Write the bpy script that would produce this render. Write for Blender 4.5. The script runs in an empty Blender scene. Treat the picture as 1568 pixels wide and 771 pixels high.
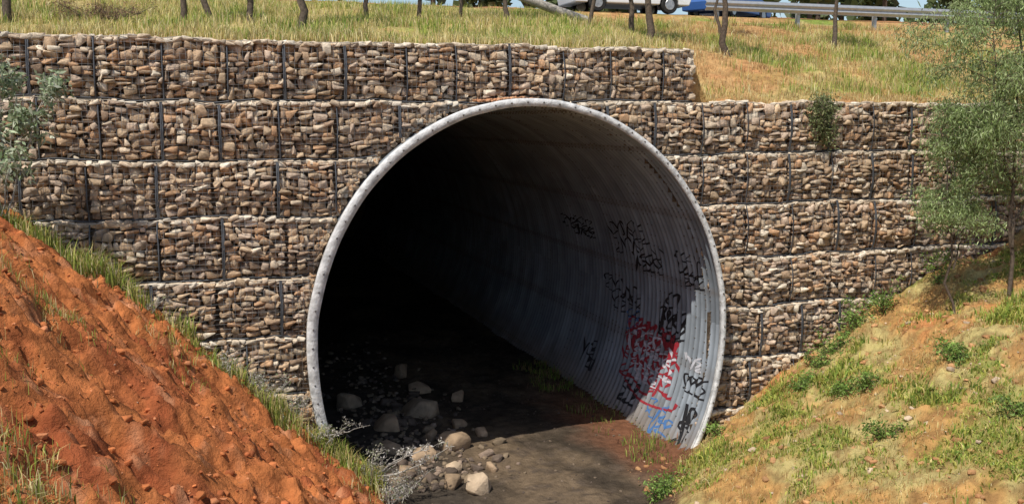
import bpy, math, random
import numpy as np
from mathutils import Vector
random.seed(7); rng=np.random.default_rng(7)
scene=bpy.context.scene
R=math.radians

# ---------------------------------------------------------------- noise
_lat=np.random.default_rng(99).random((256,256))
def vn(x,y,s=0):
    x=np.asarray(x,float)+s*17.31; y=np.asarray(y,float)+s*9.77
    xi=np.floor(x).astype(int); yi=np.floor(y).astype(int)
    fx=x-xi; fy=y-yi; fx=fx*fx*(3-2*fx); fy=fy*fy*(3-2*fy)
    a=_lat[xi%256,yi%256]; b=_lat[(xi+1)%256,yi%256]; c=_lat[xi%256,(yi+1)%256]; d=_lat[(xi+1)%256,(yi+1)%256]
    return (a*(1-fx)+b*fx)*(1-fy)+(c*(1-fx)+d*fx)*fy
def fbm(x,y,s=0,o=4):
    t=0; a=.5; f=1; n=0
    for i in range(o):
        t=t+a*vn(x*f,y*f,s+i*3); n+=a; a*=.5; f*=2.03
    return t/n
def ss(a,b,x):
    t=np.clip((x-a)/(b-a),0,1); return t*t*(3-2*t)

# ---------------------------------------------------------------- materials
def mat(name,col=(.5,.5,.5),rough=.85,metal=0,attr=False,nscale=8,namt=.3,bump=0,bscale=30,transl=0,spec=.3):
    m=bpy.data.materials.new(name); m.use_nodes=True; nt=m.node_tree; N=nt.nodes; L=nt.links
    b=N['Principled BSDF']; b.inputs['Roughness'].default_value=rough; b.inputs['Metallic'].default_value=metal
    b.inputs['Specular IOR Level'].default_value=spec
    tc=N.new('ShaderNodeTexCoord')
    no=N.new('ShaderNodeTexNoise'); no.inputs['Scale'].default_value=nscale; no.inputs['Detail'].default_value=6
    L.new(tc.outputs['Object'],no.inputs['Vector'])
    mr=N.new('ShaderNodeMapRange'); mr.inputs[1].default_value=.3; mr.inputs[2].default_value=.7
    mr.inputs[3].default_value=1-namt; mr.inputs[4].default_value=1+namt
    L.new(no.outputs['Fac'],mr.inputs[0])
    vm=N.new('ShaderNodeVectorMath'); vm.operation='SCALE'
    if attr:
        a=N.new('ShaderNodeAttribute'); a.attribute_name='Col'; L.new(a.outputs['Color'],vm.inputs[0])
    else:
        vm.inputs[0].default_value=col
    L.new(mr.outputs[0],vm.inputs['Scale']); L.new(vm.outputs[0],b.inputs['Base Color'])
    if bump:
        n2=N.new('ShaderNodeTexNoise'); n2.inputs['Scale'].default_value=bscale; n2.inputs['Detail'].default_value=8
        n2.inputs['Roughness'].default_value=.65
        L.new(tc.outputs['Object'],n2.inputs['Vector'])
        bp=N.new('ShaderNodeBump'); bp.inputs['Strength'].default_value=1; bp.inputs['Distance'].default_value=bump
        L.new(n2.outputs['Fac'],bp.inputs['Height']); L.new(bp.outputs[0],b.inputs['Normal'])
    if transl:
        tr=N.new('ShaderNodeBsdfTranslucent'); L.new(vm.outputs[0],tr.inputs[0])
        mx=N.new('ShaderNodeMixShader'); mx.inputs[0].default_value=transl
        L.new(b.outputs[0],mx.inputs[1]); L.new(tr.outputs[0],mx.inputs[2])
        L.new(mx.outputs[0],N['Material Output'].inputs[0])
    return m
M_soil=mat('soil',attr=True,nscale=5,namt=.30,bump=.07,bscale=11,rough=.95,spec=.1)
M_stone=mat('gabion_stone',attr=True,nscale=16,namt=.30,bump=.014,bscale=38,rough=.9,spec=.15)
M_rock=mat('rock',attr=True,nscale=6,namt=.25,bump=.02,bscale=18,rough=.9,spec=.2)
M_back=mat('wall_core',(.13,.095,.065),namt=.4,nscale=12,bump=.05,bscale=9)
M_wire=mat('galvanised_wire',(.24,.24,.24),rough=.6,metal=.3)
M_frame=mat('basket_edge_wire',(.10,.105,.115),rough=.6,metal=.3)
M_lid=mat('basket_lid_wire',(.42,.38,.32),rough=.8,metal=.0)
M_pipe=mat('corrugated_steel',attr=True,nscale=1.6,namt=.22,rough=.5,metal=.25,bump=.002,bscale=25,spec=.4)
M_rim=mat('rim_steel',(.60,.60,.59),nscale=7,namt=.35,rough=.65,metal=.1,bump=.02,bscale=14)
M_bolt=mat('bolt_steel',(.16,.15,.14),rough=.6,metal=.4)
M_leaf=mat('leaf',attr=True,nscale=5,namt=.15,rough=.6,transl=.35)
M_grass=mat('grass_blade',attr=True,nscale=2,namt=.2,rough=.7,transl=.25)
M_bark=mat('bark',(.10,.075,.055),nscale=20,namt=.4,bump=.01,bscale=40)
M_palebark=mat('pale_bark',(.34,.31,.27),nscale=20,namt=.3,bump=.005,bscale=40)
M_asph=mat('asphalt',(.06,.06,.06),nscale=30,namt=.25,bump=.004,bscale=120)
M_white=mat('line_paint',(.75,.75,.72),namt=.08)
M_rail=mat('guardrail_steel',(.45,.46,.47),rough=.45,metal=.5,namt=.1)

# ---------------------------------------------------------------- mesh helpers
def mk(name,V,F,m,C=None,parent=None,smooth=False):
    V=np.asarray(V,np.float32).reshape(-1,3); F=np.asarray(F,np.int32)
    me=bpy.data.meshes.new(name); k=F.shape[1]
    me.vertices.add(len(V)); me.vertices.foreach_set('co',V.ravel())
    me.loops.add(F.size); me.loops.foreach_set('vertex_index',F.ravel())
    me.polygons.add(len(F)); me.polygons.foreach_set('loop_start',np.arange(0,F.size,k,dtype=np.int32))
    if smooth: me.polygons.foreach_set('use_smooth',np.ones(len(F),bool))
    me.update(calc_edges=True)
    if C is not None:
        C=np.asarray(C,np.float32); 
        ca=me.color_attributes.new('Col','FLOAT_COLOR','POINT')
        ca.data.foreach_set('color',np.concatenate([C,np.ones((len(C),1),np.float32)],1).ravel())
    me.materials.append(m)
    o=bpy.data.objects.new(name,me); scene.collection.objects.link(o)
    if parent: o.parent=parent
    return o
def empty(name):
    o=bpy.data.objects.new(name,None); scene.collection.objects.link(o); return o
def grid(xs,ys,zf):
    X,Y=np.meshgrid(xs,ys); Z=zf(X,Y); nx=len(xs); ny=len(ys)
    V=np.stack([X,Y,Z],-1).reshape(-1,3)
    i=np.arange(nx*ny).reshape(ny,nx)
    F=np.stack([i[:-1,:-1],i[:-1,1:],i[1:,1:],i[1:,:-1]],-1).reshape(-1,4)
    return V,F
def tubes(P,r,sides=3):
    P=np.asarray(P,float); m,n,_=P.shape; r=np.broadcast_to(np.asarray(r,float),(m,n))
    T=np.gradient(P,axis=1); T/=np.linalg.norm(T,axis=2,keepdims=True)+1e-9
    ref=np.where(np.abs(T[...,2:3])<.9,np.array([0,0,1.]),np.array([1.,0,0]))
    A=np.cross(T,ref); A/=np.linalg.norm(A,axis=2,keepdims=True)+1e-9; B=np.cross(T,A)
    th=np.arange(sides)*2*math.pi/sides
    V=P[:,:,None,:]+r[:,:,None,None]*(np.cos(th)[None,None,:,None]*A[:,:,None,:]+np.sin(th)[None,None,:,None]*B[:,:,None,:])
    idx=np.arange(m*n*sides).reshape(m,n,sides); j=np.roll(idx,-1,axis=2)
    F=np.stack([idx[:,:-1],j[:,:-1],j[:,1:],idx[:,1:]],-1).reshape(-1,4)
    return V.reshape(-1,3),F
def merge(parts):
    Vs=[];Fs=[];o=0
    for V,F in parts:
        Vs.append(V);Fs.append(F+o);o+=len(V)
    return np.concatenate(Vs),np.concatenate(Fs)
import bmesh
def rockbase(sub,seed,front=False,box=.8,cuts=9,dlo=.62,dhi=.88,jit=.018):
    r=np.random.default_rng(seed); bm=bmesh.new(); bmesh.ops.create_icosphere(bm,subdivisions=sub,radius=1)
    V=np.array([v.co[:] for v in bm.verts]); F=np.array([[v.index for v in f.verts] for f in bm.faces]); bm.free()
    V=np.sign(V)*np.abs(V)**box
    for i in range(cuts):
        n=r.normal(size=3); n/=np.linalg.norm(n); d=r.uniform(dlo,dhi)
        k=V@n; V=V-np.where(k>d,k-d,0)[:,None]*n
    V+=r.normal(size=V.shape)*jit
    V/=np.abs(V).max(0)
    return V,F
def quarry(seed,npts=15,sharp=.38,bev=.10):
    """broken quarry stone: convex hull of a few boxy random points with worn edges"""
    r=np.random.default_rng(seed); P=r.normal(size=(npts,3)); P/=np.linalg.norm(P,axis=1,keepdims=True)
    P=np.sign(P)*np.abs(P)**sharp; P[:,0]*=r.uniform(.85,1,npts); P/=np.abs(P).max(0)
    bm=bmesh.new()
    for p in P: bm.verts.new(p)
    h=bmesh.ops.convex_hull(bm,input=bm.verts)
    dl=[e for e in h['geom_interior'] if isinstance(e,bmesh.types.BMVert)]
    if dl: bmesh.ops.delete(bm,geom=list(set(dl)),context='VERTS')
    bmesh.ops.dissolve_limit(bm,angle_limit=R(12),verts=bm.verts,edges=bm.edges)
    if bev: bmesh.ops.bevel(bm,geom=list(bm.edges),offset=bev,segments=1,affect='EDGES',clamp_overlap=True)
    bmesh.ops.triangulate(bm,faces=bm.faces); bm.verts.index_update()
    V=np.array([v.co[:] for v in bm.verts]); F=np.array([[v.index for v in f.verts] for f in bm.faces]); bm.free()
    V=(V-(V.max(0)+V.min(0))/2); V/=np.abs(V).max(0)
    return V,F
def rocks(C,S,rot,base):
    Vs=[];Fs=[];ids=[];o=0
    ch=rng.integers(0,len(base),len(C))
    for b,(V,F) in enumerate(base):
        k=np.where(ch==b)[0]
        if len(k)==0: continue
        W=V[None]*S[k][:,None,:]; W=np.einsum('nij,nvj->nvi',rot[k],W)+C[k][:,None,:]
        Vs.append(W.reshape(-1,3)); Fs.append((F[None]+(np.arange(len(k))*len(V))[:,None,None]).reshape(-1,3)+o)
        ids.append(np.repeat(k,len(V))); o+=len(k)*len(V)
    return np.concatenate(Vs),np.concatenate(Fs),np.concatenate(ids)
def roty(a):
    c,s=np.cos(a),np.sin(a); z=np.zeros_like(a); o=np.ones_like(a)
    return np.stack([np.stack([c,z,s],-1),np.stack([z,o,z],-1),np.stack([-s,z,c],-1)],-2)
def rotz(a):
    c,s=np.cos(a),np.sin(a); z=np.zeros_like(a); o=np.ones_like(a)
    return np.stack([np.stack([c,-s,z],-1),np.stack([s,c,z],-1),np.stack([z,z,o],-1)],-2)
def pal(cols,w,n,lo=.78,hi=1.2):
    cols=np.array(cols); i=rng.choice(len(cols),n,p=np.array(w)/sum(w)); return cols[i]*rng.uniform(lo,hi,(n,1))

# ---------------------------------------------------------------- pipe geometry
PX,PZ,PA,PB=.29,2.75,3.87,4.2
def ring(al,dr=0.):
    c,s=np.cos(al),np.sin(al)
    e=np.where(s<0,.8,1.)
    x=PX+PA*np.sign(c)*np.abs(c)**e+dr*c; z=PZ+PB*s+dr*s
    return x,z
def in_pipe(x,z,m=0.):
    s=(z-PZ)/(PB+m); s=np.clip(s,-1,1); c=np.sqrt(1-s*s); c=np.where(s<0,c**.8,c)
    return (np.abs(x-PX)<(PA+m)*c)&(z<PZ+PB+m)
AMP,PIT=.040,.2
Y0=-.25

# ---------------------------------------------------------------- terrain
def front_z(x,y,detail=True):
    x=np.asarray(x,float); y=np.asarray(y,float)
    yo=np.minimum(y,0)
    toeL=-2.05+.25*(fbm(y*.5,y*0,5)-.5)*2
    zl=np.interp(toeL-x,[-50,0,.6,6.2,8.5,11.5,60],[0,0,.38,5.35,6.6,7.9,8.3])
    toeR=3.35+np.clip(.72*yo,-2.2,0)
    u=x-toeR
    w=np.clip(-yo/2.2,0,1)
    zr0=np.interp(u,[-50,0,.4,4.3,8.0,13,60],[0,0,.2,2.65,3.9,6.9,7.6])
    zr1=np.interp(u,[-50,0,.5,6.0,10.0,15,60],[0,0,.22,2.7,4.1,6.9,7.6])
    zr=zr0*(1-w)+zr1*w
    fade=1-ss(.1,1.6,y)
    zl=zl*fade; zr=zr*fade
    bed=.18-.012*np.clip(y,0,40)
    z=bed+np.maximum(zl,zr)
    if detail:
        bank=np.clip(np.maximum(zl,zr)/.8,0,1)
        lf=(x<0)
        z=z+bank*((fbm(x*.7,y*.7,1)-.5)*.42+(fbm(x*3,y*3,2)-.5)*np.where(lf,.36,.24)+(fbm(x*9,y*9,3,3)-.5)*np.where(lf,.22,.13))
        ril=np.abs(fbm(y*1.6+.25*x,x*.28,8)-.5)*2
        z=z-np.where(lf,bank*.2*(1-ss(0,.22,ril)),0)
        led=fbm(x*1.5,y*1.5,9); z=z+np.where(lf,bank*.12*ss(.50,.53,led),0)
        z=z+(1-bank)*((fbm(x*1.1,y*1.1,6)-.5)*.16+(fbm(x*6,y*6,7)-.5)*.05)
    return z
def top_z(x,y,detail=True):
    x=np.asarray(x,float); y=np.asarray(y,float)
    l=np.interp(y,[-5,.7,12.6,14.5,15,24,26,45,80,400],[7.97,7.97,9.90,10.08,10.29,10.54,10.5,13.8,15,15])
    r=np.interp(y,[-5,.7,4,12.6,14.5,15,24,26,45,80,400],[6.98,6.98,8.0,9.82,10.08,10.29,10.54,10.5,13.8,15,15])
    t=ss(3.78,4.05+.35*np.clip(y,0,8),x)
    z=l*(1-t)+r*t
    if detail:
        off=ss(12,13.5,y)*(1-ss(25,28,y))
        f=ss(.7,1.8,y)*(1-off)*(1-.5*ss(8,11,y))
        z=z+f*((fbm(x*.5,y*.5,11)-.5)*.4+(fbm(x*2.5,y*2.5,12)-.5)*.14)+(fbm(x*7,y*7,13)-.5)*.05*(1-off)
    return z
def lerp(a,b,t): return a*(1-t[:,None])+b*t[:,None]
def c3(*c): return np.array(c)[None,:]
def weed(x,y): return ss(.42,.60,fbm(x*.9,y*.9,24))*ss(.36,.56,fbm(x*3.2,y*3.2,27))
def front_col(V):
    x,y,z=V.T; n1=fbm(x*1.3,y*1.3,21); n2=fbm(x*5,y*5,22); n3=fbm(x*.5,y*.5,23)
    left=lerp(np.repeat(c3(.48,.165,.055),len(x),0),c3(.32,.09,.035),ss(.45,.70,n1))
    left=lerp(left,c3(.58,.27,.14),ss(.58,.8,n2)*.8)
    left=lerp(left,c3(.25,.08,.03),ss(.5,.3,fbm(x*8,y*8,26))*.5)
    right=lerp(np.repeat(c3(.44,.25,.09),len(x),0),c3(.42,.34,.14),ss(.4,.6,n1))
    right=lerp(right,c3(.20,.24,.05),weed(x,y)*.7)
    right=lerp(right,c3(.46,.20,.075),ss(.50,.66,n3)*ss(.35,.6,n2))
    right=lerp(right,c3(.22,.12,.05),ss(.52,.3,fbm(x*8,y*8,26))*.6)
    c=np.where((x<.3)[:,None],left,right)
    h=z-(.18-.012*np.clip(y,0,40))
    bed=lerp(np.repeat(c3(.150,.108,.070),len(x),0),c3(.060,.046,.033),ss(.42,.62,fbm(x*.8,y*.45,25)))
    bed=lerp(bed,c3(.10,.075,.055),ss(.5,.8,n2))
    bed=lerp(bed,c3(.065,.052,.04),1-ss(-1.2,-.3,x+.5*(n1-.5)))
    bed=lerp(bed,c3(.20,.085,.045),ss(1.6,2.8,x+.8*(n1-.5))*(1-ss(3,7,y))*.8)
    t=ss(.16,.40,h)
    return lerp(bed,c,t)
xs=np.concatenate([np.linspace(-60,-14,24)[:-1],np.arange(-14,16,.05),np.linspace(16,60,24)])
ys=np.concatenate([np.linspace(-70,-14,30)[:-1],np.arange(-14,.46,.05)])
V,F=grid(xs,ys,front_z)
ground=empty('ground')
mk('channel_banks',V,F,M_soil,front_col(V),ground,True)
xs=np.arange(-3.95,4.4,.07); ys=np.concatenate([np.arange(ys[-1],14,.07),np.linspace(14.1,42,120)])
V,F=grid(xs,ys,front_z)
mk('stream_bed_inside_pipe',V,F,M_soil,front_col(V),ground,True)
xs=np.concatenate([np.linspace(-600,-60,12)[:-1],np.linspace(-60,-16,30)[:-1],np.arange(-16,22,.13),np.linspace(22,60,24),np.linspace(64,600,12)])
ys=np.concatenate([[.74],np.arange(.8,14,.12),[14.5],np.linspace(15,24,19),np.linspace(25,46,40),np.linspace(50,900,16)])
def tz(X,Y):
    Z=top_z(X,Y); Z[0,:]-=.8; return Z
V,F=grid(xs,ys,tz)
x,y,z=V.T
n1=fbm(x*.8,y*.8,31); n2=fbm(x*3,y*3,32)
C=lerp(np.repeat(c3(.44,.34,.14),len(x),0),c3(.20,.25,.05),ss(.44,.60,n1))
C=lerp(C,c3(.44,.23,.10),np.clip(ss(.58,.76,n2)*.5+ss(3.5,6,x)*ss(.42,.56,fbm(x*.6,y*.6,33))*.75+(1-ss(.8,1.2,y))*.6,0,1))
C=lerp(C,c3(.36,.16,.08),ss(25,27,y)*.7)
mk('embankment',V,F,M_soil,C,ground,True)

# ---------------------------------------------------------------- road
road=empty('road')
rz_=lambda Y,o:10.302+o+(Y-15)*.0278
V,F=grid(np.linspace(-200,200,40),np.array([15.,23.5]),lambda X,Y:rz_(Y,0)); mk('asphalt',V,F,M_asph,None,road)
for yy in (15.35,23.1):
    V,F=grid(np.linspace(-200,200,40),np.array([yy,yy+.12]),lambda X,Y:rz_(Y,.006)); mk('edge_line',V,F,M_white,None,road)
P=[]
for i in range(-30,30):
    P.append(grid(np.array([i*6.,i*6+2.5]),np.array([19.2,19.32]),lambda X,Y:rz_(Y,.006)))
V,F=merge(P); mk('centre_line',V,F,M_white,None,road)

# ---------------------------------------------------------------- gabion wall
wall=empty('gabion_wall')
SB=.075
def face_y(k,x,z):
    fz=np.clip(z-k,0,1)
    return SB*k-.10*np.sin(math.pi*fz)*(.35+.9*vn(x*1.1,k*5.3,41))+.06*(vn(x*.45,k*3.1,42)-.5)
def sag(k,x): return .12*(vn(x*.7,k*7.7,43)-.5)+.07*(vn(x*2.5,k*2.7,44)-.5)
Cn=[];Sz=[];Rt=[];cells=[]
XR={7:3.78}
for k in range(-1,8):
    x=-14.+rng.uniform(0,.5); xe=XR.get(k,17.)
    while x<xe-.05:
        w=min(rng.uniform(.88,1.08),xe-x)
        if xe-x-w<.35: w=xe-x
        cells.append((k,x,x+w))
        z=k+.045
        while z<k+.975:
            h=rng.uniform(.065,.155)
            if k+1-z<.19: h=k+1-z-.02
            xx=x+.028
            while xx<x+w-.04:
                ww=rng.uniform(.07,.25)
                if x+w-xx<ww+.07: ww=x+w-.028-xx
                hh=h*rng.uniform(.85,1.2)
                if ww>.13 and h>.11 and rng.random()<.38:
                    for q in (0,1):
                        Cn.append((xx+ww/2,k,z+h*(.25+.5*q))); Sz.append((ww/2,.1,h/4*1.05)); Rt.append(rng.normal()*.10)
                else:
                    Cn.append((xx+ww/2+rng.normal()*.008,k,z+h/2+rng.normal()*.014)); Sz.append((ww/2,rng.uniform(.08,.12),hh/2)); Rt.append(rng.normal()*.16)
                xx+=ww
            z+=h
        x+=w
Cn=np.array(Cn);Sz=np.array(Sz);Rt=np.array(Rt)
kk=Cn[:,1].copy()
near=in_pipe(Cn[:,0],Cn[:,2],.20)
Sz[near]*=.7
keep=~in_pipe(Cn[:,0],Cn[:,2],.05)
keep&=~in_pipe(Cn[:,0]-np.sign(Cn[:,0]-PX)*Sz[:,0],Cn[:,2]-Sz[:,2]*(Cn[:,2]>PZ),-.02)
gz=front_z(Cn[:,0],Cn[:,0]*0-.1)
keep&=(Cn[:,2]>gz-.35)
Cn,Sz,Rt,kk=Cn[keep],Sz[keep],Rt[keep],kk[keep]
fr=Cn[:,2]-kk
zz=Cn[:,2]+sag(kk,Cn[:,0])*fr+sag(kk-1,Cn[:,0])*(1-fr)
Cc=np.stack([Cn[:,0],face_y(kk,Cn[:,0],Cn[:,2])+.1+rng.uniform(-.035,.045,len(Cn)),zz],1)
Sc=Sz*np.array([1.06,1.,1.10])
al=rng.uniform(-.5,math.pi+.5,900); rx,rz=ring(al,rng.uniform(.07,.2,900))
kf=np.floor(rz)
ok=(rz>front_z(rx,rx*0-.1)-.2)&(rz<6.98)
F2=np.stack([rx,face_y(kf,rx,rz)+.12,rz],1)[ok]
S2=np.stack([rng.uniform(.04,.08,900),rng.uniform(.05,.08,900),rng.uniform(.03,.055,900)],1)[ok]
Cc=np.concatenate([Cc,F2]); Sc=np.concatenate([Sc,S2]); Rt=np.concatenate([Rt,rng.normal(size=len(F2))*.5])
base=[quarry(i,14+i%5) for i in range(26)]
V,F,ids=rocks(Cc,Sc,roty(Rt)@rotz(rng.normal(size=len(Rt))*.2),base)
sc=pal([(.47,.345,.225),(.40,.28,.18),(.55,.44,.32),(.29,.20,.135),(.46,.35,.26),(.44,.27,.155),(.62,.53,.41)],[4,3,2.2,2,2.5,2.5,.9],len(Cc),.70,1.2)
sc*= (.84+.35*fbm(Cc[:,0]*.4,Cc[:,2]*.7,51))[:,None]
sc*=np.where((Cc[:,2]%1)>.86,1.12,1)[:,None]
mk('stone_fill',V,F,M_stone,sc[ids],wall)
print('stones',len(Cc),'tris',len(F))
Cl=[];Sl=[]
for k in range(0,8):
    xe=XR.get(k,17.)
    for row in range(3):
        xx=-14
        while xx<xe:
            w=rng.uniform(.08,.2)
            Cl.append((xx+w/2,SB*k+(.065 if row==0 else .11)+row*.17+rng.uniform(-.03,.03),k+.965+sag(k,xx)+rng.uniform(-.02,.015))); Sl.append((w/2*1.1,.1,.045)); xx+=w*.9
for i in range(110):
    Cl.append((3.76,SB*7+rng.uniform(.0,.9),7+rng.uniform(.05,.95))); Sl.append((.07,.11,.06))
Cl=np.array(Cl);Sl=np.array(Sl); kp=(~in_pipe(Cl[:,0],Cl[:,2],.16))&(Cl[:,2]>front_z(Cl[:,0],Cl[:,0]*0-.1)-.3)
Cl,Sl=Cl[kp],Sl[kp]
V,F,ids=rocks(Cl,Sl,roty(rng.normal(size=len(Cl))*.15),base)
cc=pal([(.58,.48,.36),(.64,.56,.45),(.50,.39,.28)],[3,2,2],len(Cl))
mk('ledge_stones',V,F,M_stone,cc[ids],wall)
parts=[]
for k in range(-1,8):
    xe=XR.get(k,17.); xg=np.arange(-14,xe+.01,.1); zg=np.linspace(k,k+.93,11)
    X,Z=np.meshgrid(xg,zg); Y=X*0+SB*k+.11
    V=np.stack([X,Y,Z],-1).reshape(-1,3); nx=len(xg); i=np.arange(V.shape[0]).reshape(len(zg),nx)
    F=np.stack([i[:-1,:-1],i[:-1,1:],i[1:,1:],i[1:,:-1]],-1).reshape(-1,4)
    c=V[F].mean(1); F=F[~in_pipe(c[:,0],c[:,2],-.02)]
    parts.append((V,F))
    V=np.array([(a,b,k+.93) for b in (SB*k+.11,SB*k+.6) for a in (xg)]); n=len(xg)
    F=np.array([[j,j+1,n+j+1,n+j] for j in range(n-1)]); c=V[F].mean(1); F=F[~in_pipe(c[:,0],c[:,2],.0)]
    if len(F): parts.append((V,F))
V,F=merge(parts); mk('core',V,F,M_back,None,wall)
seg=[];frm=[];lid=[]
for (k,x0,x1) in cells:
    zc=k+.5; xc=(x0+x1)/2
    if zc<front_z(xc,-.1,False)-1.2: continue
    n=9
    for a in np.linspace(x0,x1,12)[1:-1]:
        zs_=np.linspace(k+.02,k+.98,n); seg+= [((a,zs_[i]),(a,zs_[i+1]),k) for i in range(n-1)]
    for b in np.linspace(k+.02,k+.98,12)[1:-1]:
        xs_=np.linspace(x0,x1,n); seg+= [((xs_[i],b),(xs_[i+1],b),k) for i in range(n-1)]
    zs_=np.linspace(k,k+.99,n)
    if rng.random()<.88:
        frm+= [((x0,zs_[i]),(x0,zs_[i+1]),k) for i in range(n-1)]
        if rng.random()<.5: frm+= [((x0+.028,zs_[i]),(x0+.022,zs_[i+1]),k) for i in range(n-1)]
    xs_=np.linspace(x0,x1,n)
    frm+= [((xs_[i],k+.025),(xs_[i+1],k+.025),k) for i in range(n-1)]  # bottom edge wire, its dark line also standing in for the seam shadow
    lid+= [((xs_[i],k+.99),(xs_[i+1],k+.99),k) for i in range(n-1)]
def wire(name,sg,r,off,m):
    A=np.array([s[0] for s in sg]);B=np.array([s[1] for s in sg]);k=np.array([s[2] for s in sg],float)
    def P(Q):
        f=Q[:,1]-k; zz=Q[:,1]+sag(k,Q[:,0])*f+sag(k-1,Q[:,0])*(1-f)
        return np.stack([Q[:,0]+.02*(vn(Q[:,0]*3,Q[:,1]*4,45)-.5),face_y(k,Q[:,0],Q[:,1])-off,zz],1)
    kp=~(in_pipe(A[:,0],A[:,1],.08)|in_pipe(B[:,0],B[:,1],.08))
    V,F=tubes(np.stack([P(A)[kp],P(B)[kp]],1),r,3); mk(name,V,F,m,None,wall)
wire('wire_mesh',seg,.0028,.0,M_wire)
wire('basket_edges',frm,.014,.010,M_frame)
wire('basket_lids',lid,.007,.022,M_lid)

# ---------------------------------------------------------------- culvert pipe
pipe=empty('corrugated_culvert_pipe')
na=220; al=np.linspace(0,2*math.pi,na+1)
yy=np.concatenate([np.arange(Y0,14,PIT/8),np.arange(14,42,PIT/5)])
A,Y=np.meshgrid(al,yy)
X,Z=ring(A,AMP*np.sin(2*math.pi*Y/PIT))
V=np.stack([X,Y,Z],-1).reshape(-1,3); i=np.arange(len(V)).reshape(len(yy),na+1)
F=np.stack([i[:-1,:-1],i[:-1,1:],i[1:,1:],i[1:,:-1]],-1).reshape(-1,4)
af=A.ravel();yf=Y.ravel()
seams=np.array([-38,-14,8,30,54,78,102,126,150,174,198,222])*math.pi/180
d=np.min(np.abs(((af[:,None]-seams[None]+math.pi)%(2*math.pi))-math.pi),1)*3.95
C=np.repeat(c3(.295,.335,.375),len(af),0)
streak=fbm(yf*6,af*.7,61); C=C*(.66+.65*streak)[:,None]
C=C*(.7+.6*fbm(yf*.5,af*1.6,62))[:,None]
C=C*(.45+.55*(.5-.5*np.sin(2*math.pi*yf/PIT)))[:,None]*1.15  # shade painted into the corrugation troughs so the ribs stand out
C=lerp(C,c3(.15,.12,.095),(1-ss(.02,.11,d))*.45)
C=lerp(C,c3(.20,.15,.11),(1-ss(.2,1.1,V[:,2]+.5*(fbm(yf*2,af*3,63)-.5)))*.7)
jd=np.abs(((yf-1.0)%2.4)-1.2); C=lerp(C,c3(.14,.13,.12),(1-ss(.02,.07,jd))*.4)
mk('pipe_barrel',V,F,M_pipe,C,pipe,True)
V=np.array([(*[ring(a)[0]],41.9,ring(a)[1]) for a in al[:-1]]+[(PX,41.9,PZ)]); n=na
mk('far_end_closure',V,np.array([[j,(j+1)%n,n] for j in range(n)]),M_back,None,pipe)
prof=[(-.040,0),(.06,0),(.075,.02),(.075,.10),(.02,.12),(-.040,.10)]
rv=[]
for a in al[:-1]:
    wdt=1.2-.35*math.cos(a); wob=.02*(vn(a*9,0,71)-.5)
    for (dr,dy) in prof:
        x,z=ring(a,dr*wdt+wob); rv.append((x,Y0-.03+dy+wob,z))
m_=len(prof); F=[]
for j in range(n):
    for q in range(m_):
        F.append([j*m_+q,j*m_+(q+1)%m_,((j+1)%n)*m_+(q+1)%m_,((j+1)%n)*m_+q])
mk('rim_collar',rv,F,M_rim,None,pipe)
bc=[]
for s in seams:
    for yb in np.arange(.0,14,PIT):
        for da in (-.06,.06):
            x,z=ring(s+da/3.95,-AMP-.004); bc.append((x,yb+.15,z))
for yb in np.arange(2.2,13,2.4):
    for a in np.arange(0,2*math.pi,.24/3.95):
        for dy in (0,.2):
            x,z=ring(a,-AMP-.004); bc.append((x,round((yb+dy)/PIT)*PIT-.05,z))
for a in np.arange(0,2*math.pi,.2/3.95):
    for yb in (.15,.35,.75):
        x,z=ring(a,-AMP-.004); bc.append((x,yb,z))
for a in np.arange(0,2*math.pi,.3/3.95):
    x,z=ring(a,.02); bc.append((x,Y0-.035,z))
bc=np.array(bc); bb=rockbase(1,5); nb=len(bc)
V,F,_=rocks(bc,np.full((nb,3),.02),np.repeat(np.eye(3)[None],nb,0),[bb]); mk('bolts',V,F,M_bolt,None,pipe)

# ---------------------------------------------------------------- graffiti
def strokes(name,paths,w,col,off=.007):
    m=mat('paint_'+name,col,rough=.5,namt=.2,nscale=12)
    Vs=[];Fs=[];o=0
    for p in paths:
        p=np.array(p,float); q=[]; pp=np.vstack([2*p[0]-p[1],p,2*p[-1]-p[-2]])
        for i in range(1,len(pp)-2):
            n=max(3,int(np.linalg.norm(pp[i+1]-pp[i])/.02))
            for t in np.arange(n)/n:
                a,b,c,d=pp[i-1],pp[i],pp[i+1],pp[i+2]
                q.append(.5*((2*b)+(c-a)*t+(2*a-5*b+4*c-d)*t*t+(3*b-a-3*c+d)*t**3))
        q=np.array(q)
        if len(q)<3: continue
        T=np.gradient(q,axis=0); T/=np.linalg.norm(T,axis=1,keepdims=True)+1e-9; Nn=np.stack([-T[:,1],T[:,0]],1)
        W=w*(.6+.7*rng.random())*(.7+.6*vn(np.arange(len(q))*.12,rng.random()*99,3))[:,None] ; k=np.linspace(-.5,.5,5)
        G=q[:,None,:]+Nn[:,None,:]*(k[None,:]*W)[...,None]
        yv=G[...,0]; a=G[...,1]/3.98
        x,z=ring(a,AMP*np.sin(2*math.pi*yv/PIT)-off)
        V=np.stack([x,yv,z],-1).reshape(-1,3); n=len(q); i=np.arange(n*5).reshape(n,5)+o
        Fs.append(np.stack([i[:-1,:-1],i[:-1,1:],i[1:,1:],i[1:,:-1]],-1).reshape(-1,4)); Vs.append(V); o+=len(V)
    mk(name,np.concatenate(Vs),np.concatenate(Fs),m,None,graf)
graf=empty('graffiti')
gr=random.Random(11)
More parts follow.
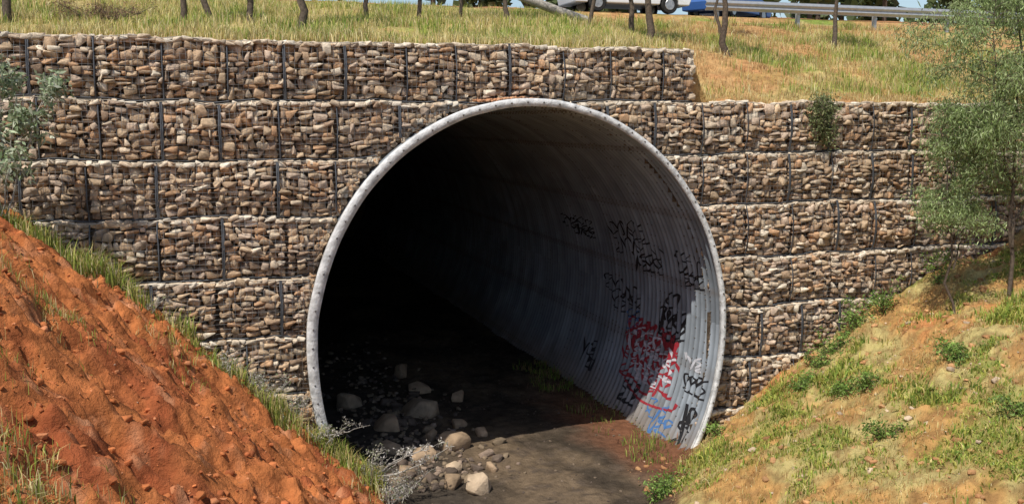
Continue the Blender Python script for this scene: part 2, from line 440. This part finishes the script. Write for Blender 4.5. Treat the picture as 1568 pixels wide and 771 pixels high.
def loops(yc,ac,wy,hs,n):
    """running handstyle: loops, hooks and tails that advance toward the mouth"""
    s0=R(ac)*3.98; out=[]; cur=[]; y=yc+wy/2
    for i in range(n):
        lw=wy/n; v0=gr.uniform(-.2,.2)
        kd=gr.random()
        if kd<.35:
            cur+=[(y,s0-hs*.4),(y-lw*.8,s0+hs*(.5+v0)),(y+lw*.1,s0+hs*.4),(y-lw*.2,s0-hs*.3),(y-lw*.9,s0-hs*.5)]
        elif kd<.65:
            cur+=[(y,s0+hs*.5),(y-lw*.35,s0-hs*(.6+v0)),(y-lw*.6,s0+hs*.3),(y-lw,s0-hs*.3)]
        else:
            cur+=[(y-lw*.7,s0+hs*.6),(y,s0+hs*.3),(y-lw*.6,s0),(y-lw*.1,s0-hs*.5),(y-lw,s0-hs*.4)]
        y-=lw
        if gr.random()<.4 and len(cur)>3: out.append(cur); cur=[]
    if len(cur)>3: out.append(cur)
    return out
blk=(.012,.012,.014)
B=[]
B+=loops(3.7,20,2.2,.42,5)+loops(3.3,15,2.6,.45,6)+loops(2.9,10.5,1.6,.35,4)+loops(.95,14,1.1,.42,4)+loops(.8,9.5,.9,.25,3)
B+=loops(6.9,18,2.2,.3,5)+loops(6.5,15.5,1.6,.25,4)+loops(4.5,0,1.9,.36,4)+loops(4.1,-5,1.6,.4,4)
strokes('black_tag',B,.030,blk)
B=loops(1.95,-2,1.0,.7,3)+loops(1.75,-5,1.2,.5,4)+[[(2.4,-.62),(1.9,-.72),(1.3,-.6)]]+loops(.45,-19,.9,.35,4)+loops(.3,-28,.45,.5,2)+loops(.35,-33,.4,.5,2)+loops(3.0,-31,.8,.45,3)+loops(5.7,-25,.9,.45,2)+loops(5.4,-28,.5,.4,2)
strokes('bold_black_tag',B,.048,blk)
B=[]
for a in (-12,-17,-22): B+=loops(2.6,a,2.5,.5,7)
B+=[[(3.9,-.9),(3.2,-.7),(2.6,-.85),(2.2,-.72),(1.5,-.95),(1.2,-1.35),(1.3,-1.8),(1.9,-1.75),(2.4,-2.0),(3.1,-1.8),(3.7,-1.85),(3.9,-1.4),(4.0,-1.1),(3.9,-.9)],[(3.5,-1.9),(2.4,-2.15),(1.1,-2.0),(.9,-1.8)]]
strokes('red_outline',B,.05,(.27,.02,.03))
B=loops(2.7,-14,2.2,.45,5)+loops(2.4,-18.5,2.1,.45,5)+loops(2.5,-24,1.2,.2,3)
strokes('white_fill',B,.04,(.50,.48,.52),.011)
B=loops(.7,-13,.8,.25,3)
strokes('white_tag',B,.028,(.45,.45,.48),.011)
B=loops(1.5,-31,.9,.35,3)+loops(1.2,-34,.8,.35,3)+loops(3.7,-9,.8,.4,2)
strokes('blue_tag',B,.04,(.06,.15,.34))

# ---------------------------------------------------------------- loose rocks
rb=[rockbase(3,80+i,False,.75,13,.6,.9) for i in range(6)]
rb2=[quarry(200+i,16,.6,.14) for i in range(12)]
def loose(name,C,S,cols,w,bases=rb2):
    n=len(C); rot=rotz(rng.uniform(0,6.28,n))@roty(rng.normal(size=n)*.3)
    V,F,ids=rocks(C,S,rot,bases); c=pal(cols,w,n); return mk(name,V,F,M_rock,c[ids],None)
rb3=[quarry(300+i,20,.55,.10) for i in range(8)]
spec=[(-.87,4.3,.50,.24),(-.69,1.7,.33,.24),(-.79,-.6,.27,.22),(-1.2,-.25,.19,.15),(-1.4,1.2,.25,.18),(-.95,2.6,.2,.13),(.1,2.4,.16,.1),(-1.9,2.0,.24,.14),(-.2,3.2,.2,.12),(-1.7,3.4,.34,.2),(-2.2,5.5,.35,.2),(-.4,6.2,.28,.15),(-1.9,.5,.18,.13),(-.3,.35,.14,.1),(-.5,8,.3,.2),(.3,5.2,.2,.12),(-1.0,.5,.17,.12)]
C=np.array([(x,y,float(front_z(x,y))+h*.45) for x,y,r,h in spec]); S=np.array([(r,r*.72,h) for x,y,r,h in spec])
loose('boulders',C,S,[(.38,.27,.175),(.31,.22,.14),(.42,.32,.22)],[2,1,2],rb3)
n=620; x=rng.normal(-1.3,.6,n); y=np.abs(rng.normal(0,5,n))-.3; s=rng.uniform(.02,.075,n)*(1+1.2*(rng.random(n)<.12))
loose('stream_gravel',np.stack([x,y,front_z(x,y)+s*.25],1),np.stack([s,s*.8,s*.6],1),[(.20,.15,.10),(.12,.09,.07),(.27,.20,.15)],[2,3,1])
n=350; x=rng.uniform(-3,3,n); y=rng.uniform(-2,12,n); s=rng.uniform(.01,.03,n)
loose('stream_pebbles',np.stack([x,y,front_z(x,y)+s*.2],1),np.stack([s,s*.8,s*.6],1),[(.16,.12,.085),(.10,.075,.06)],[2,2])
n=6500; x=rng.uniform(-10,-2.2,n); y=rng.uniform(-12,-.1,n); s=.008+.045*rng.random(n)**7
loose('soil_clods',np.stack([x,y,front_z(x,y)+s*.05],1),np.stack([s*1.2,s,s*.7],1),[(.44,.145,.05),(.36,.11,.04),(.50,.20,.09),(.50,.36,.26)],[5,3,2,.12])
n=3000; x=rng.uniform(2.0,14,n); y=rng.uniform(-9,-.1,n); s=.008+.055*rng.random(n)**5
loose('bank_stones',np.stack([x,y,front_z(x,y)+s*.1],1),np.stack([s*1.2,s,s*.7],1),[(.44,.24,.11),(.50,.38,.26),(.36,.18,.08)],[4,1.2,2])
n=260; x=np.clip(rng.normal(.15,.35,n),-.6,.8); s=rng.uniform(.015,.035,n); yo=rng.uniform(.05,.35,n)
loose('spilled_dirt',np.stack([x,.1+yo,6.98+.03*rng.random(n)+.05*np.exp(-((x-.2)/.4)**2)],1),np.stack([s*1.3,s,s*.7],1),[(.46,.26,.15),(.42,.20,.10)],[1,1])

# ---------------------------------------------------------------- grass
def blades(name,P,H,W,cols,w,lean=.35):
    n=len(P); th=rng.uniform(0,6.28,n); ln=np.abs(rng.normal(0,lean,n)); ph=rng.uniform(0,6.28,n)
    D=np.stack([np.cos(ph),np.sin(ph),np.zeros(n)],1); S=np.stack([np.cos(th),np.sin(th),np.zeros(n)],1)*W[:,None]/2
    up=np.array([0,0,1.]); H=H[:,None]
    b=P-up*.03; m=P+up*H*.55+D*H*.25*ln[:,None]; t=P+up*H*(1-.25*np.minimum(ln,1.5))[:,None]+D*H*ln[:,None]
    V=np.stack([b-S,b+S,m+S*.75,m-S*.75,t],1).reshape(-1,3); i=(np.arange(n)*5)[:,None]
    F=np.concatenate([i+np.array([[0,1,2]]),i+np.array([[0,2,3]]),i+np.array([[3,2,4]])])
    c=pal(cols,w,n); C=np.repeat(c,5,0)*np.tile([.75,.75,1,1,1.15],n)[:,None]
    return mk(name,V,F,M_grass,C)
GREEN=[(.22,.31,.045),(.15,.24,.04),(.36,.39,.08)]; STRAW=[(.60,.49,.21),(.53,.41,.17),(.68,.60,.33)]
def clumps(n,per,xr,yr,zf,mask,sd=.08):
    x=rng.uniform(*xr,n); y=rng.uniform(*yr,n); k=rng.random(n)<mask(x,y); x,y=x[k],y[k]
    x=np.repeat(x,per)+rng.normal(0,sd,len(x)*per); y=np.repeat(y,per)+rng.normal(0,sd,len(y)*per)
    return x,y
bare=lambda x,y: 1-ss(3.7,5.5,x)*ss(.44,.56,fbm(x*.6,y*.6,33))*.8
x,y=clumps(6200,14,(-14,18),(.8,12.6),top_z,lambda x,y:np.clip(.3+1.1*ss(.35,.6,fbm(x*.7,y*.7,34)),0.05,1)*bare(x,y),.13)
y=np.maximum(y,.76); P=np.stack([x,y,top_z(x,y)],1)
blades('dry_grass',P,rng.uniform(.06,.30,len(x)),rng.uniform(.008,.02,len(x)),STRAW+GREEN[2:],[3,3,2,2],.5)
x,y=clumps(2800,12,(3.9,18),(.8,12.3),top_z,lambda x,y:.75+0*x,.15)
y=np.maximum(y,.76); P=np.stack([x,y,top_z(x,y)],1)
blades('dry_rust_grass',P,rng.uniform(.04,.20,len(x)),rng.uniform(.006,.016,len(x)),[(.52,.32,.14),(.46,.24,.10),(.60,.44,.21)],[3,2,3],.7)
x,y=clumps(5200,14,(-14,18),(1.2,12.6),top_z,lambda x,y:ss(.43,.57,fbm(x*.8,y*.8,31))*ss(.3,.55,fbm(x*2.6,y*2.6,48))*bare(x,y),.12)
P=np.stack([x,y,top_z(x,y)],1)
blades('green_grass',P,rng.uniform(.08,.32,len(x)),rng.uniform(.01,.022,len(x)),GREEN+STRAW[:1],[3,2,3,.8],.4)
x,y=clumps(1700,12,(-14,3.6),(.78,1.6),top_z,lambda x,y:.35+.6*ss(.4,.6,fbm(x*1.5,y,35)),.07)
y=np.maximum(y,.72); x=np.minimum(x,3.7); P=np.stack([x,y,top_z(x,y)],1)
blades('verge_grass',P,rng.uniform(.05,.28,len(x))*(.5+.9*vn(x*1.3,y,49)),rng.uniform(.007,.016,len(x)),STRAW+GREEN,[4,3,4,1,.6,1],.6)
x,y=clumps(900,10,(3.9,17),(.74,1.4),top_z,lambda x,y:.3+.5*ss(.4,.6,fbm(x*1.5,y,35)),.07)
P=np.stack([x,y,top_z(x,y)],1)
blades('verge_grass',P,rng.uniform(.05,.16,len(x)),rng.uniform(.007,.016,len(x)),STRAW,[4,3,2],.6)
x,y=clumps(3000,16,(-10,-2.6),(-2.4,-.1),front_z,lambda x,y:np.clip(1.15-(-y)/1.0,0,1)*(.3+.7*ss(.38,.55,fbm(x*1.2,y*1.2,36))),.07)
P=np.stack([x,np.minimum(y,-.06),front_z(x,y)],1)
blades('bank_edge_grass',P,rng.uniform(.08,.46,len(x))*(.5+1.0*vn(x*1.5,y,39)),rng.uniform(.008,.02,len(x)),GREEN+STRAW,[3,1.5,6,2,2,2],.5)
gau=lambda x,y,a,b,s:np.exp(-((x-a)**2+(y-b)**2)/s**2)
x,y=clumps(7500,12,(-10,-3),(-12,-1),front_z,lambda x,y:np.clip(ss(.60,.72,fbm(x*.75,y*.75,37))*.4+.9*gau(x,y,-6.9,-9.2,.95)+.8*gau(x,y,-7.7,-4.6,.95)+.5*gau(x,y,-6.1,-9.9,.7),0,1)*ss(.35,.6,fbm(x*3,y*3,40)),.1)
P=np.stack([x,y,front_z(x,y)],1)
blades('bank_grass',P,rng.uniform(.04,.20,len(x)),rng.uniform(.005,.012,len(x)),GREEN+STRAW,[3,1,4,3,3,2],.6)
x,y=clumps(15000,12,(2.2,14),(-10,-.1),front_z,lambda x,y:weed(x,y)*(front_z(x,y,False)>.35),.07)
P=np.stack([x,np.minimum(y,-.06),front_z(x,y)],1)
hs=.5+1.0*ss(.4,.7,fbm(x*1.7,y*1.7,46))
blades('weedy_grass',P,rng.uniform(.03,.15,len(x))*hs,rng.uniform(.012,.034,len(x)),GREEN+[(.44,.42,.09)]+STRAW[:1],[3,2,4,3,1],.9)
x,y=clumps(8500,9,(2.2,14),(-10,-.1),front_z,lambda x,y:.7*ss(.35,.55,fbm(x*2.2,y*2.2,47))*(front_z(x,y,False)>.3),.15)
P=np.stack([x,np.minimum(y,-.06),front_z(x,y)],1)
blades('straw_grass',P,rng.uniform(.03,.14,len(x)),rng.uniform(.005,.012,len(x)),STRAW+[(.50,.28,.11),(.30,.33,.07)],[3,3,1,3,2],1.1)
x,y=clumps(260,14,(2.5,3.5),(-.3,8),front_z,lambda x,y:.2+.7*ss(.5,.6,fbm(x,y*.8,38)),.1)
P=np.stack([x,y,front_z(x,y)],1)
blades('culvert_weeds',P,rng.uniform(.05,.22,len(x)),rng.uniform(.008,.02,len(x)),GREEN+[(.3,.16,.1)],[2,2,1,3],.6)

# ---------------------------------------------------------------- plants and trees
def plant(name,base,stems,crown0,blen,nb,nsub,nleaf,ll,lw,cols,w,bark=M_bark,droop=0.,spread=.1,rise=.5,tr=.05,leafdown=.3,prof=None):
    top=empty(name); base=np.array(base,float); S=[];Rr=[];B=[];BR=[]; n=10
    for st in stems:
        st=np.array(st,float); t=np.linspace(0,1,len(st)); tt=np.linspace(0,1,n)
        p=np.stack([np.interp(tt,t,st[:,i]) for i in range(3)],1); L=np.linalg.norm(st[-1]-st[0])
        p[1:-1]+=rng.normal(0,.012*L,(n-2,3)); S.append(base+p); Rr.append(tr*(1-.85*tt)*(L/np.linalg.norm(np.array(stems[0][-1]))))
        for i in range(nb):
            u=crown0+(1-crown0)*rng.random(); p0=base+np.array([np.interp(u,tt,p[:,q]) for q in range(3)])
            f=(u-crown0)/(1-crown0); l=blen*rng.uniform(.5,1.1)*(prof(f) if prof else 1-.6*f)
            a=rng.uniform(0,6.28); d=np.array([math.cos(a),math.sin(a),rise+rng.normal()*.2]); d/=np.linalg.norm(d)
            s=np.linspace(0,1,6)[:,None]; q=p0+d*l*s+np.array([0,0,-1.])*droop*l*s**2; q[1:]+=rng.normal(0,.03*l,(5,3))
            B.append(q); BR.append(tr*.35*(1-.8*s[:,0])*(1-.5*u))
            for j in range(nsub):
                v=rng.uniform(.25,1); k=int(v*4.99); p1=q[k]*(1-(v*5-k))+q[min(k+1,5)]*(v*5-k)
                d2=d+rng.normal(0,.6,3); d2/=np.linalg.norm(d2); l2=l*rng.uniform(.2,.45)
                q2=p1+d2*l2*s+np.array([0,0,-1.])*droop*1.3*l2*s**2; B.append(q2); BR.append(tr*.12*(1-.7*s[:,0]))
    V1=tubes(np.array(S),np.array(Rr),7); V2=tubes(np.array(B),np.maximum(np.array(BR),.003),3)
    V,F=merge([V1,V2]); mk('trunk_and_branches',V,F,bark,None,top,True)
    if nleaf:
        B=np.array(B); k=rng.integers(0,len(B),nleaf); u=rng.uniform(.15,1,nleaf)*4.999; i=u.astype(int); f=(u-i)[:,None]
        c=B[k,i]*(1-f)+B[k,i+1]*f+rng.normal(0,spread,(nleaf,3))
        d=rng.normal(size=(nleaf,3)); d[:,2]-=leafdown*2; d/=np.linalg.norm(d,axis=1,keepdims=True)
        s=np.cross(d,rng.normal(size=(nleaf,3))); s/=np.linalg.norm(s,axis=1,keepdims=True)+1e-6
        l=(ll*rng.uniform(.6,1.3,nleaf))[:,None]; s=s*(lw*rng.uniform(.7,1.2,nleaf))[:,None]/2
        V=np.stack([c,c+d*l*.45+s,c+d*l,c+d*l*.45-s],1).reshape(-1,3); F=np.arange(nleaf*4).reshape(-1,4)
        bt=rng.uniform(.65,1.3,len(B))[k]
        cc=pal(cols,w,nleaf)*bt[:,None]
        mk('leaves',V,F,M_leaf,np.repeat(cc,4,0),top)
    return top
GG=[(.26,.34,.12),(.32,.40,.17),(.18,.25,.08),(.40,.46,.24)]
zb=lambda x,y:float(front_z(x,y))-.05
plant('pepper_tree',(9.15,-2.1,zb(9.15,-2.1)),[[(0,0,0),(-.08,0,1.6),(-.15,.05,3.2),(-.1,0,5.2),(0,0,7.2)],[(0,0,1.0),(.3,.1,2.4),(.7,.1,4.2),(1.0,0,6.2)],[(-.1,0,2.2),(-.5,.1,3.6),(-.7,0,5.8)]],.30,1.3,40,7,38000,.10,.019,GG,[3,3,2,2],droop=.5,spread=.11,rise=.6,tr=.042,leafdown=.8,prof=lambda f:.75+.6*math.sin(f*3.1))
plant('pepper_tree',(8.2,-1.8,zb(8.2,-1.8)),[[(0,0,0),(-.12,0,.8),(-.3,0,1.8),(-.45,0,2.9),(-.4,0,3.9)],[(-.1,0,.9),(.15,0,1.9),(.2,0,3.2)]],.38,.85,26,6,11000,.09,.018,GG,[3,3,2,2],droop=.3,spread=.09,rise=.6,tr=.03,leafdown=.6)
plant('pepper_tree',(11.2,-1.6,zb(11.2,-1.6)),[[(0,0,0),(.1,0,1.6),(-.15,.05,3.2),(0,0,5.6)]],.2,1.4,34,7,13000,.10,.017,GG,[3,3,2,2],droop=.45,spread=.10,rise=.5,tr=.05,leafdown=.8,prof=lambda f:.8)
GUM=[(.30,.37,.22),(.40,.46,.30),(.20,.27,.13),(.54,.57,.44)]
plant('eucalyptus_sapling',(-8.15,-.55,zb(-8.15,-.55)),[[(0,0,0),(.05,0,.9),(.15,0,1.8),(.1,0,2.6)],[(0,0,0),(.3,.05,.8),(.55,0,1.6),(.85,0,2.2)],[(0,0,0),(-.2,0,1.),(-.4,0,2.2)],[(0,0,0),(.2,-.1,1.),(.35,-.1,1.9)]],.38,.5,9,4,2100,.12,.045,GUM,[3,3,2,2],bark=M_palebark,droop=.1,spread=.07,rise=.5,tr=.018,leafdown=.3)
GB=[(.19,.31,.06),(.28,.39,.10),(.13,.22,.05)]
for (x,y,h,s) in [(6.9,-.35,.75,.4),(7.2,-.3,.5,.35),(7.7,-.4,.9,.4),(6.4,-.5,.5,.35),(6.0,-.7,.4,.35),(8.9,-.5,.8,.4),(5.2,-1.2,.3,.3),(2.0,-2.0,.4,.35),(2.4,-1.6,.3,.3),(5.7,-2.6,.25,.3),(5.4,-2.2,.3,.3),(4.8,-4.2,.25,.3),(6.6,-3.6,.3,.3),(7.0,-3.2,.25,.3),(3.9,-.7,.25,.25),(7.4,-5.0,.3,.3),(6.1,-5.4,.25,.3)]:
    stm=[[(0,0,0),(rng.normal()*.28,rng.normal()*.15,h*rng.uniform(.4,1.2))] for i in range(5)]
    plant('green_weed',(x,y,zb(x,y)),stm,.05,s*.7,7,3,480,.07,.028,GB,[3,2,2],bark=M_bark,droop=.1,spread=.06,rise=.9,tr=.006)
cx=6.55
st=[[(0,0,0),(rng.uniform(-.3,.3),-.10,-rng.uniform(.45,.95))] for i in range(8)]
plant('creeper_vine',(cx,.36,7.10),st,.0,.3,7,3,2400,.06,.035,[(.15,.18,.07),(.24,.27,.12),(.30,.26,.14)],[3,2,1],droop=.5,spread=.08,rise=.0,tr=.01)
DR=[(.50,.47,.42),(.38,.37,.28),(.26,.30,.15),(.60,.56,.52)]
for (x,y,h,s,nl) in [(-4.5,-.45,.5,.45,500),(-4.0,-.4,.45,.4,450),(-5.0,-.4,.5,.4,300),(-3.5,-.5,.4,.35,300),(-2.75,-.75,.6,.5,420),(-2.3,-.9,.5,.5,350),(-2.55,-1.3,.35,.4,250),(-6.2,-.4,.5,.35,260)]:
    stems=[[(0,0,0),(rng.normal()*.3,rng.normal()*.1,h*rng.uniform(.6,1.1))] for i in range(4)]
    plant('dry_shrub',(x,y,zb(x,y)),stems,.15,s,6,3,nl,.045,.018,DR,[3,2,3,2],bark=M_palebark,droop=.0,spread=.035,rise=.8,tr=.008)
tw=[[(0,0,0),(.5,-.1,.3),(1.15,-.15,.52)],[(0,0,0),(.45,.1,.15),(.95,.1,.35)],[(.1,0,.0),(.6,-.2,.1),(1.35,-.25,.48)]]
plant('dead_branch',(-2.75,-.7,zb(-2.75,-.7)+.15),tw,.3,.35,7,2,360,.06,.024,DR,[4,2,0.5,5],bark=M_palebark,droop=0,spread=.02,rise=.7,tr=.018)
plant('dead_branch',(-3.7,-.35,zb(-3.7,-.35)+.1),[[(0,0,0),(.4,-.2,.05),(1.0,-.2,.15)]],.3,.25,5,2,70,.04,.02,DR,[4,2,0,4],bark=M_palebark,droop=0,spread=.02,rise=.7,tr=.013)
for (x,y,r,lx) in [(-8.6,4.1,.09,0),(-5.5,4.1,.07,.1),(-4.9,3.9,.07,-.5),(-4.25,3.85,.07,0),(-3.3,3.4,.09,.1),(-1.6,5.6,.06,0),(-.3,6.5,.06,.1),(2.2,7.1,.07,.1),(5.8,7.8,.08,0),(5.6,6.4,.11,.2),(6.9,4.6,.09,-.1),(11.2,6.5,.07,0),(4.1,6.7,.06,.6),(1.2,8.2,.05,0),(8.8,8.4,.05,0)]:
    H=rng.uniform(4.2,5.4)
    plant('roadside_tree',(x,y,float(top_z(x,y))-.08),[[(0,0,0),(lx*.4+rng.normal()*.06,.05,H*.2),(lx*.6+rng.normal()*.08,0,H*.4),(lx+rng.normal()*.15,0,H*.7),(lx,0,H)]],.42,1.3,12,4,1300,.16,.035,GG,[3,3,2,2],droop=.15,spread=.16,rise=.7,tr=r,leafdown=.4)
plant('dry_brush_pile',(-7.0,3.9,float(top_z(-7,3.9))),[[(0,0,0),(rng.normal()*.5,rng.normal()*.2,.4)] for i in range(9)],.0,.7,9,3,1800,.10,.014,[(.22,.13,.08),(.32,.2,.12)],[1,1],droop=.4,spread=.07,rise=.35,tr=.014)
tzf=lambda x,y:float(top_z(x,y))
pp=np.array([[(2.9,9.3,tzf(2.9,9.3)+.62),(3.6,9.2,tzf(3.6,9.2)+.38),(4.3,9.1,tzf(4.3,9.1)+.17),(5.0,9.0,tzf(5,9)+.06)]])
V,F=tubes(pp,np.array([[.09,.12,.13,.12]]),10); mk('fallen_log',V,F,M_palebark,None,None,True)
def treemass():
    n=26000; k=110; cx=rng.uniform(-90,110,k); cy=rng.uniform(42,60,k); cz=top_z(cx,cy)+rng.uniform(.5,5,k); i=rng.integers(0,k,n)
    d=rng.normal(size=(n,3)); d/=np.linalg.norm(d,axis=1,keepdims=True); c=np.stack([cx,cy,cz],1)[i]+d*np.array([2.6,2.2,2.4])*rng.uniform(.3,1,(n,1))
    a=rng.normal(size=(n,3))*.28; b=rng.normal(size=(n,3))*.28
    V=np.stack([c-a,c+b,c+a,c-b],1).reshape(-1,3); top=empty('distant_trees')
    mk('foliage',V,np.arange(n*4).reshape(-1,4),M_leaf,np.repeat(pal(GG,[3,2,3,1],n)*.4,4,0),top)
    P=np.stack([np.stack([cx,cy,cz-6],1),np.stack([cx,cy,cz],1)],1); V,F=tubes(P,.18,6); mk('trunks',V,F,M_bark,None,top)
treemass()

# ---------------------------------------------------------------- guardrail
rail=empty('guardrail')
yr=12.0; zr_=float(top_z(14,yr,False))
pf=[(0,.42),(.0,.46),(-.07,.50),(-.07,.54),(0,.58),(0,.60),(-.07,.64),(-.07,.69),(0,.73),(0,.76)]
X0,X1=10.2,60; V=[(X,yr-.1+a,zr_+b) for X in (X0,X1) for a,b in pf]; m_=len(pf)
mk('w_beam',V,[[j,j+1,m_+j+1,m_+j] for j in range(m_-1)],M_rail,None,rail)
for X in np.arange(X0+.5,X1,3.0):
    bpy.ops.mesh.primitive_cube_add(size=1,location=(X,yr+.05,zr_+.2)); o=bpy.context.object; o.scale=(.09,.15,1.1); o.name='post'; o.parent=rail; o.data.materials.append(M_rail)
    b=o.modifiers.new('b','BEVEL'); b.width=.02

# ---------------------------------------------------------------- cars
M_glass=mat('car_glass',(.02,.025,.03),rough=.08,spec=.8,namt=0); M_tyre=mat('tyre',(.02,.02,.02),rough=.8); M_hub=mat('wheel_rim',(.45,.45,.46),rough=.35,metal=.7)
M_lamp=mat('tail_lamp',(.4,.02,.02),rough=.3); M_head=mat('head_lamp',(.7,.7,.68),rough=.2)
def car(x,y,z,col,tall=0,rot=0):
    top=empty('car'); pm=mat('car_paint',col,rough=.3,spec=.6,namt=.03)
    def loft(prof,wf,m,nm,bev=.05):
        bm=bmesh.new(); L=[bm.verts.new((px,-wf(pz),pz)) for px,pz in prof]; Q=[bm.verts.new((px,wf(pz),pz)) for px,pz in prof]
        n=len(prof); bm.faces.new(L); bm.faces.new(Q[::-1])
        for j in range(n): bm.faces.new((L[j],Q[j],Q[(j+1)%n],L[(j+1)%n]))
        bmesh.ops.recalc_face_normals(bm,faces=bm.faces)
        me=bpy.data.meshes.new(nm); bm.to_mesh(me); bm.free(); me.materials.append(m); o=bpy.data.objects.new(nm,me); scene.collection.objects.link(o); o.parent=top
        if bev: 
            b=o.modifiers.new('b','BEVEL'); b.width=bev; b.segments=3
        return o
    arch=lambda cx:[(cx+.36*math.cos(t),.30+.36*math.sin(t)) for t in np.linspace(math.pi,0,9)]
    body=[(-2.15,.3)]+arch(-1.35)+arch(1.35)+[(2.12,.3),(2.2,.5),(2.12,.78),(1.1,.95),(-1.2,.98),(-2.12,.95),(-2.22,.6)]
    loft(body,lambda h:.86-.1*max(0,h-.6),pm,'body',.04)
    h=1.42+tall*.25
    loft([(-1.9 if tall else -1.65,.93),(-1.5,h-.04),(-1.1,h),(.1,h),(.35,h-.05),(1.15,.92)],lambda q:.80-.22*(q-.9),pm,'roof',.06)
    loft([(-1.5,.99),(-1.28,h-.14),(.15,h-.14),(.85,.99)],lambda q:.812-.22*(q-.9),M_glass,'side_windows',0)
    loft([(1.0,.99),(.38,h-.12),(.44,h-.12),(1.1,.99)],lambda q:.68-.2*(q-.9),M_glass,'windscreen',0)
    for sx in (-1.35,1.35):
        for sy in (-.78,.78):
            bpy.ops.mesh.primitive_cylinder_add(radius=.31,depth=.2,vertices=28,location=(sx,sy,.31),rotation=(R(90),0,0)); o=bpy.context.object; o.name='tyre'; o.data.materials.append(M_tyre); o.parent=top; b=o.modifiers.new('b','BEVEL'); b.width=.03
            bpy.ops.mesh.primitive_cylinder_add(radius=.19,depth=.22,vertices=20,location=(sx,sy,.31),rotation=(R(90),0,0)); o=bpy.context.object; o.name='hub'; o.data.materials.append(M_hub); o.parent=top; b=o.modifiers.new('b','BEVEL'); b.width=.02
    for nm,sx,m in (('tail_lamp',-2.18,M_lamp),('head_lamp',2.12,M_head)):
        for sy in (-.62,.62):
            bpy.ops.mesh.primitive_cube_add(size=1,location=(sx,sy,.72)); o=bpy.context.object; o.scale=(.08,.3,.14); o.name=nm; o.data.materials.append(m); o.parent=top; b=o.modifiers.new('b','BEVEL'); b.width=.02
    top.location=(x,y,z); top.rotation_euler=(0,0,rot)
car(9.2,15.95,10.33,(.72,.73,.74),1)
car(14.4,17.8,10.39,(.05,.13,.36),0,R(35))

# ---------------------------------------------------------------- light and camera
S=Vector((-.40,-.36,.86)).normalized()
w=bpy.data.worlds.new('World'); scene.world=w; w.use_nodes=True; nt=w.node_tree
sk=nt.nodes.new('ShaderNodeTexSky'); sk.sky_type='NISHITA'; sk.sun_disc=False
sk.sun_elevation=math.asin(S.z); sk.sun_rotation=math.atan2(S.x,S.y)
nt.links.new(sk.outputs[0],nt.nodes['Background'].inputs[0]); nt.nodes['Background'].inputs[1].default_value=.13
sl=bpy.data.lights.new('sun','SUN'); sl.energy=5.0; sl.angle=R(.5); sl.color=(1,.95,.86)
so=bpy.data.objects.new('sun',sl); scene.collection.objects.link(so); so.rotation_euler=S.to_track_quat('Z','Y').to_euler()
cd=bpy.data.cameras.new('camera'); cam=bpy.data.objects.new('camera',cd); scene.collection.objects.link(cam); scene.camera=cam
cd.sensor_width=36; cd.lens=34.44; cd.clip_end=2000; cd.clip_start=.1
cam.location=(-5.27,-16.6,6.66); cam.rotation_euler=(R(90-7.65),0,R(-17.6))
scene.view_settings.view_transform='Standard'; scene.view_settings.look='None'; scene.view_settings.exposure=0
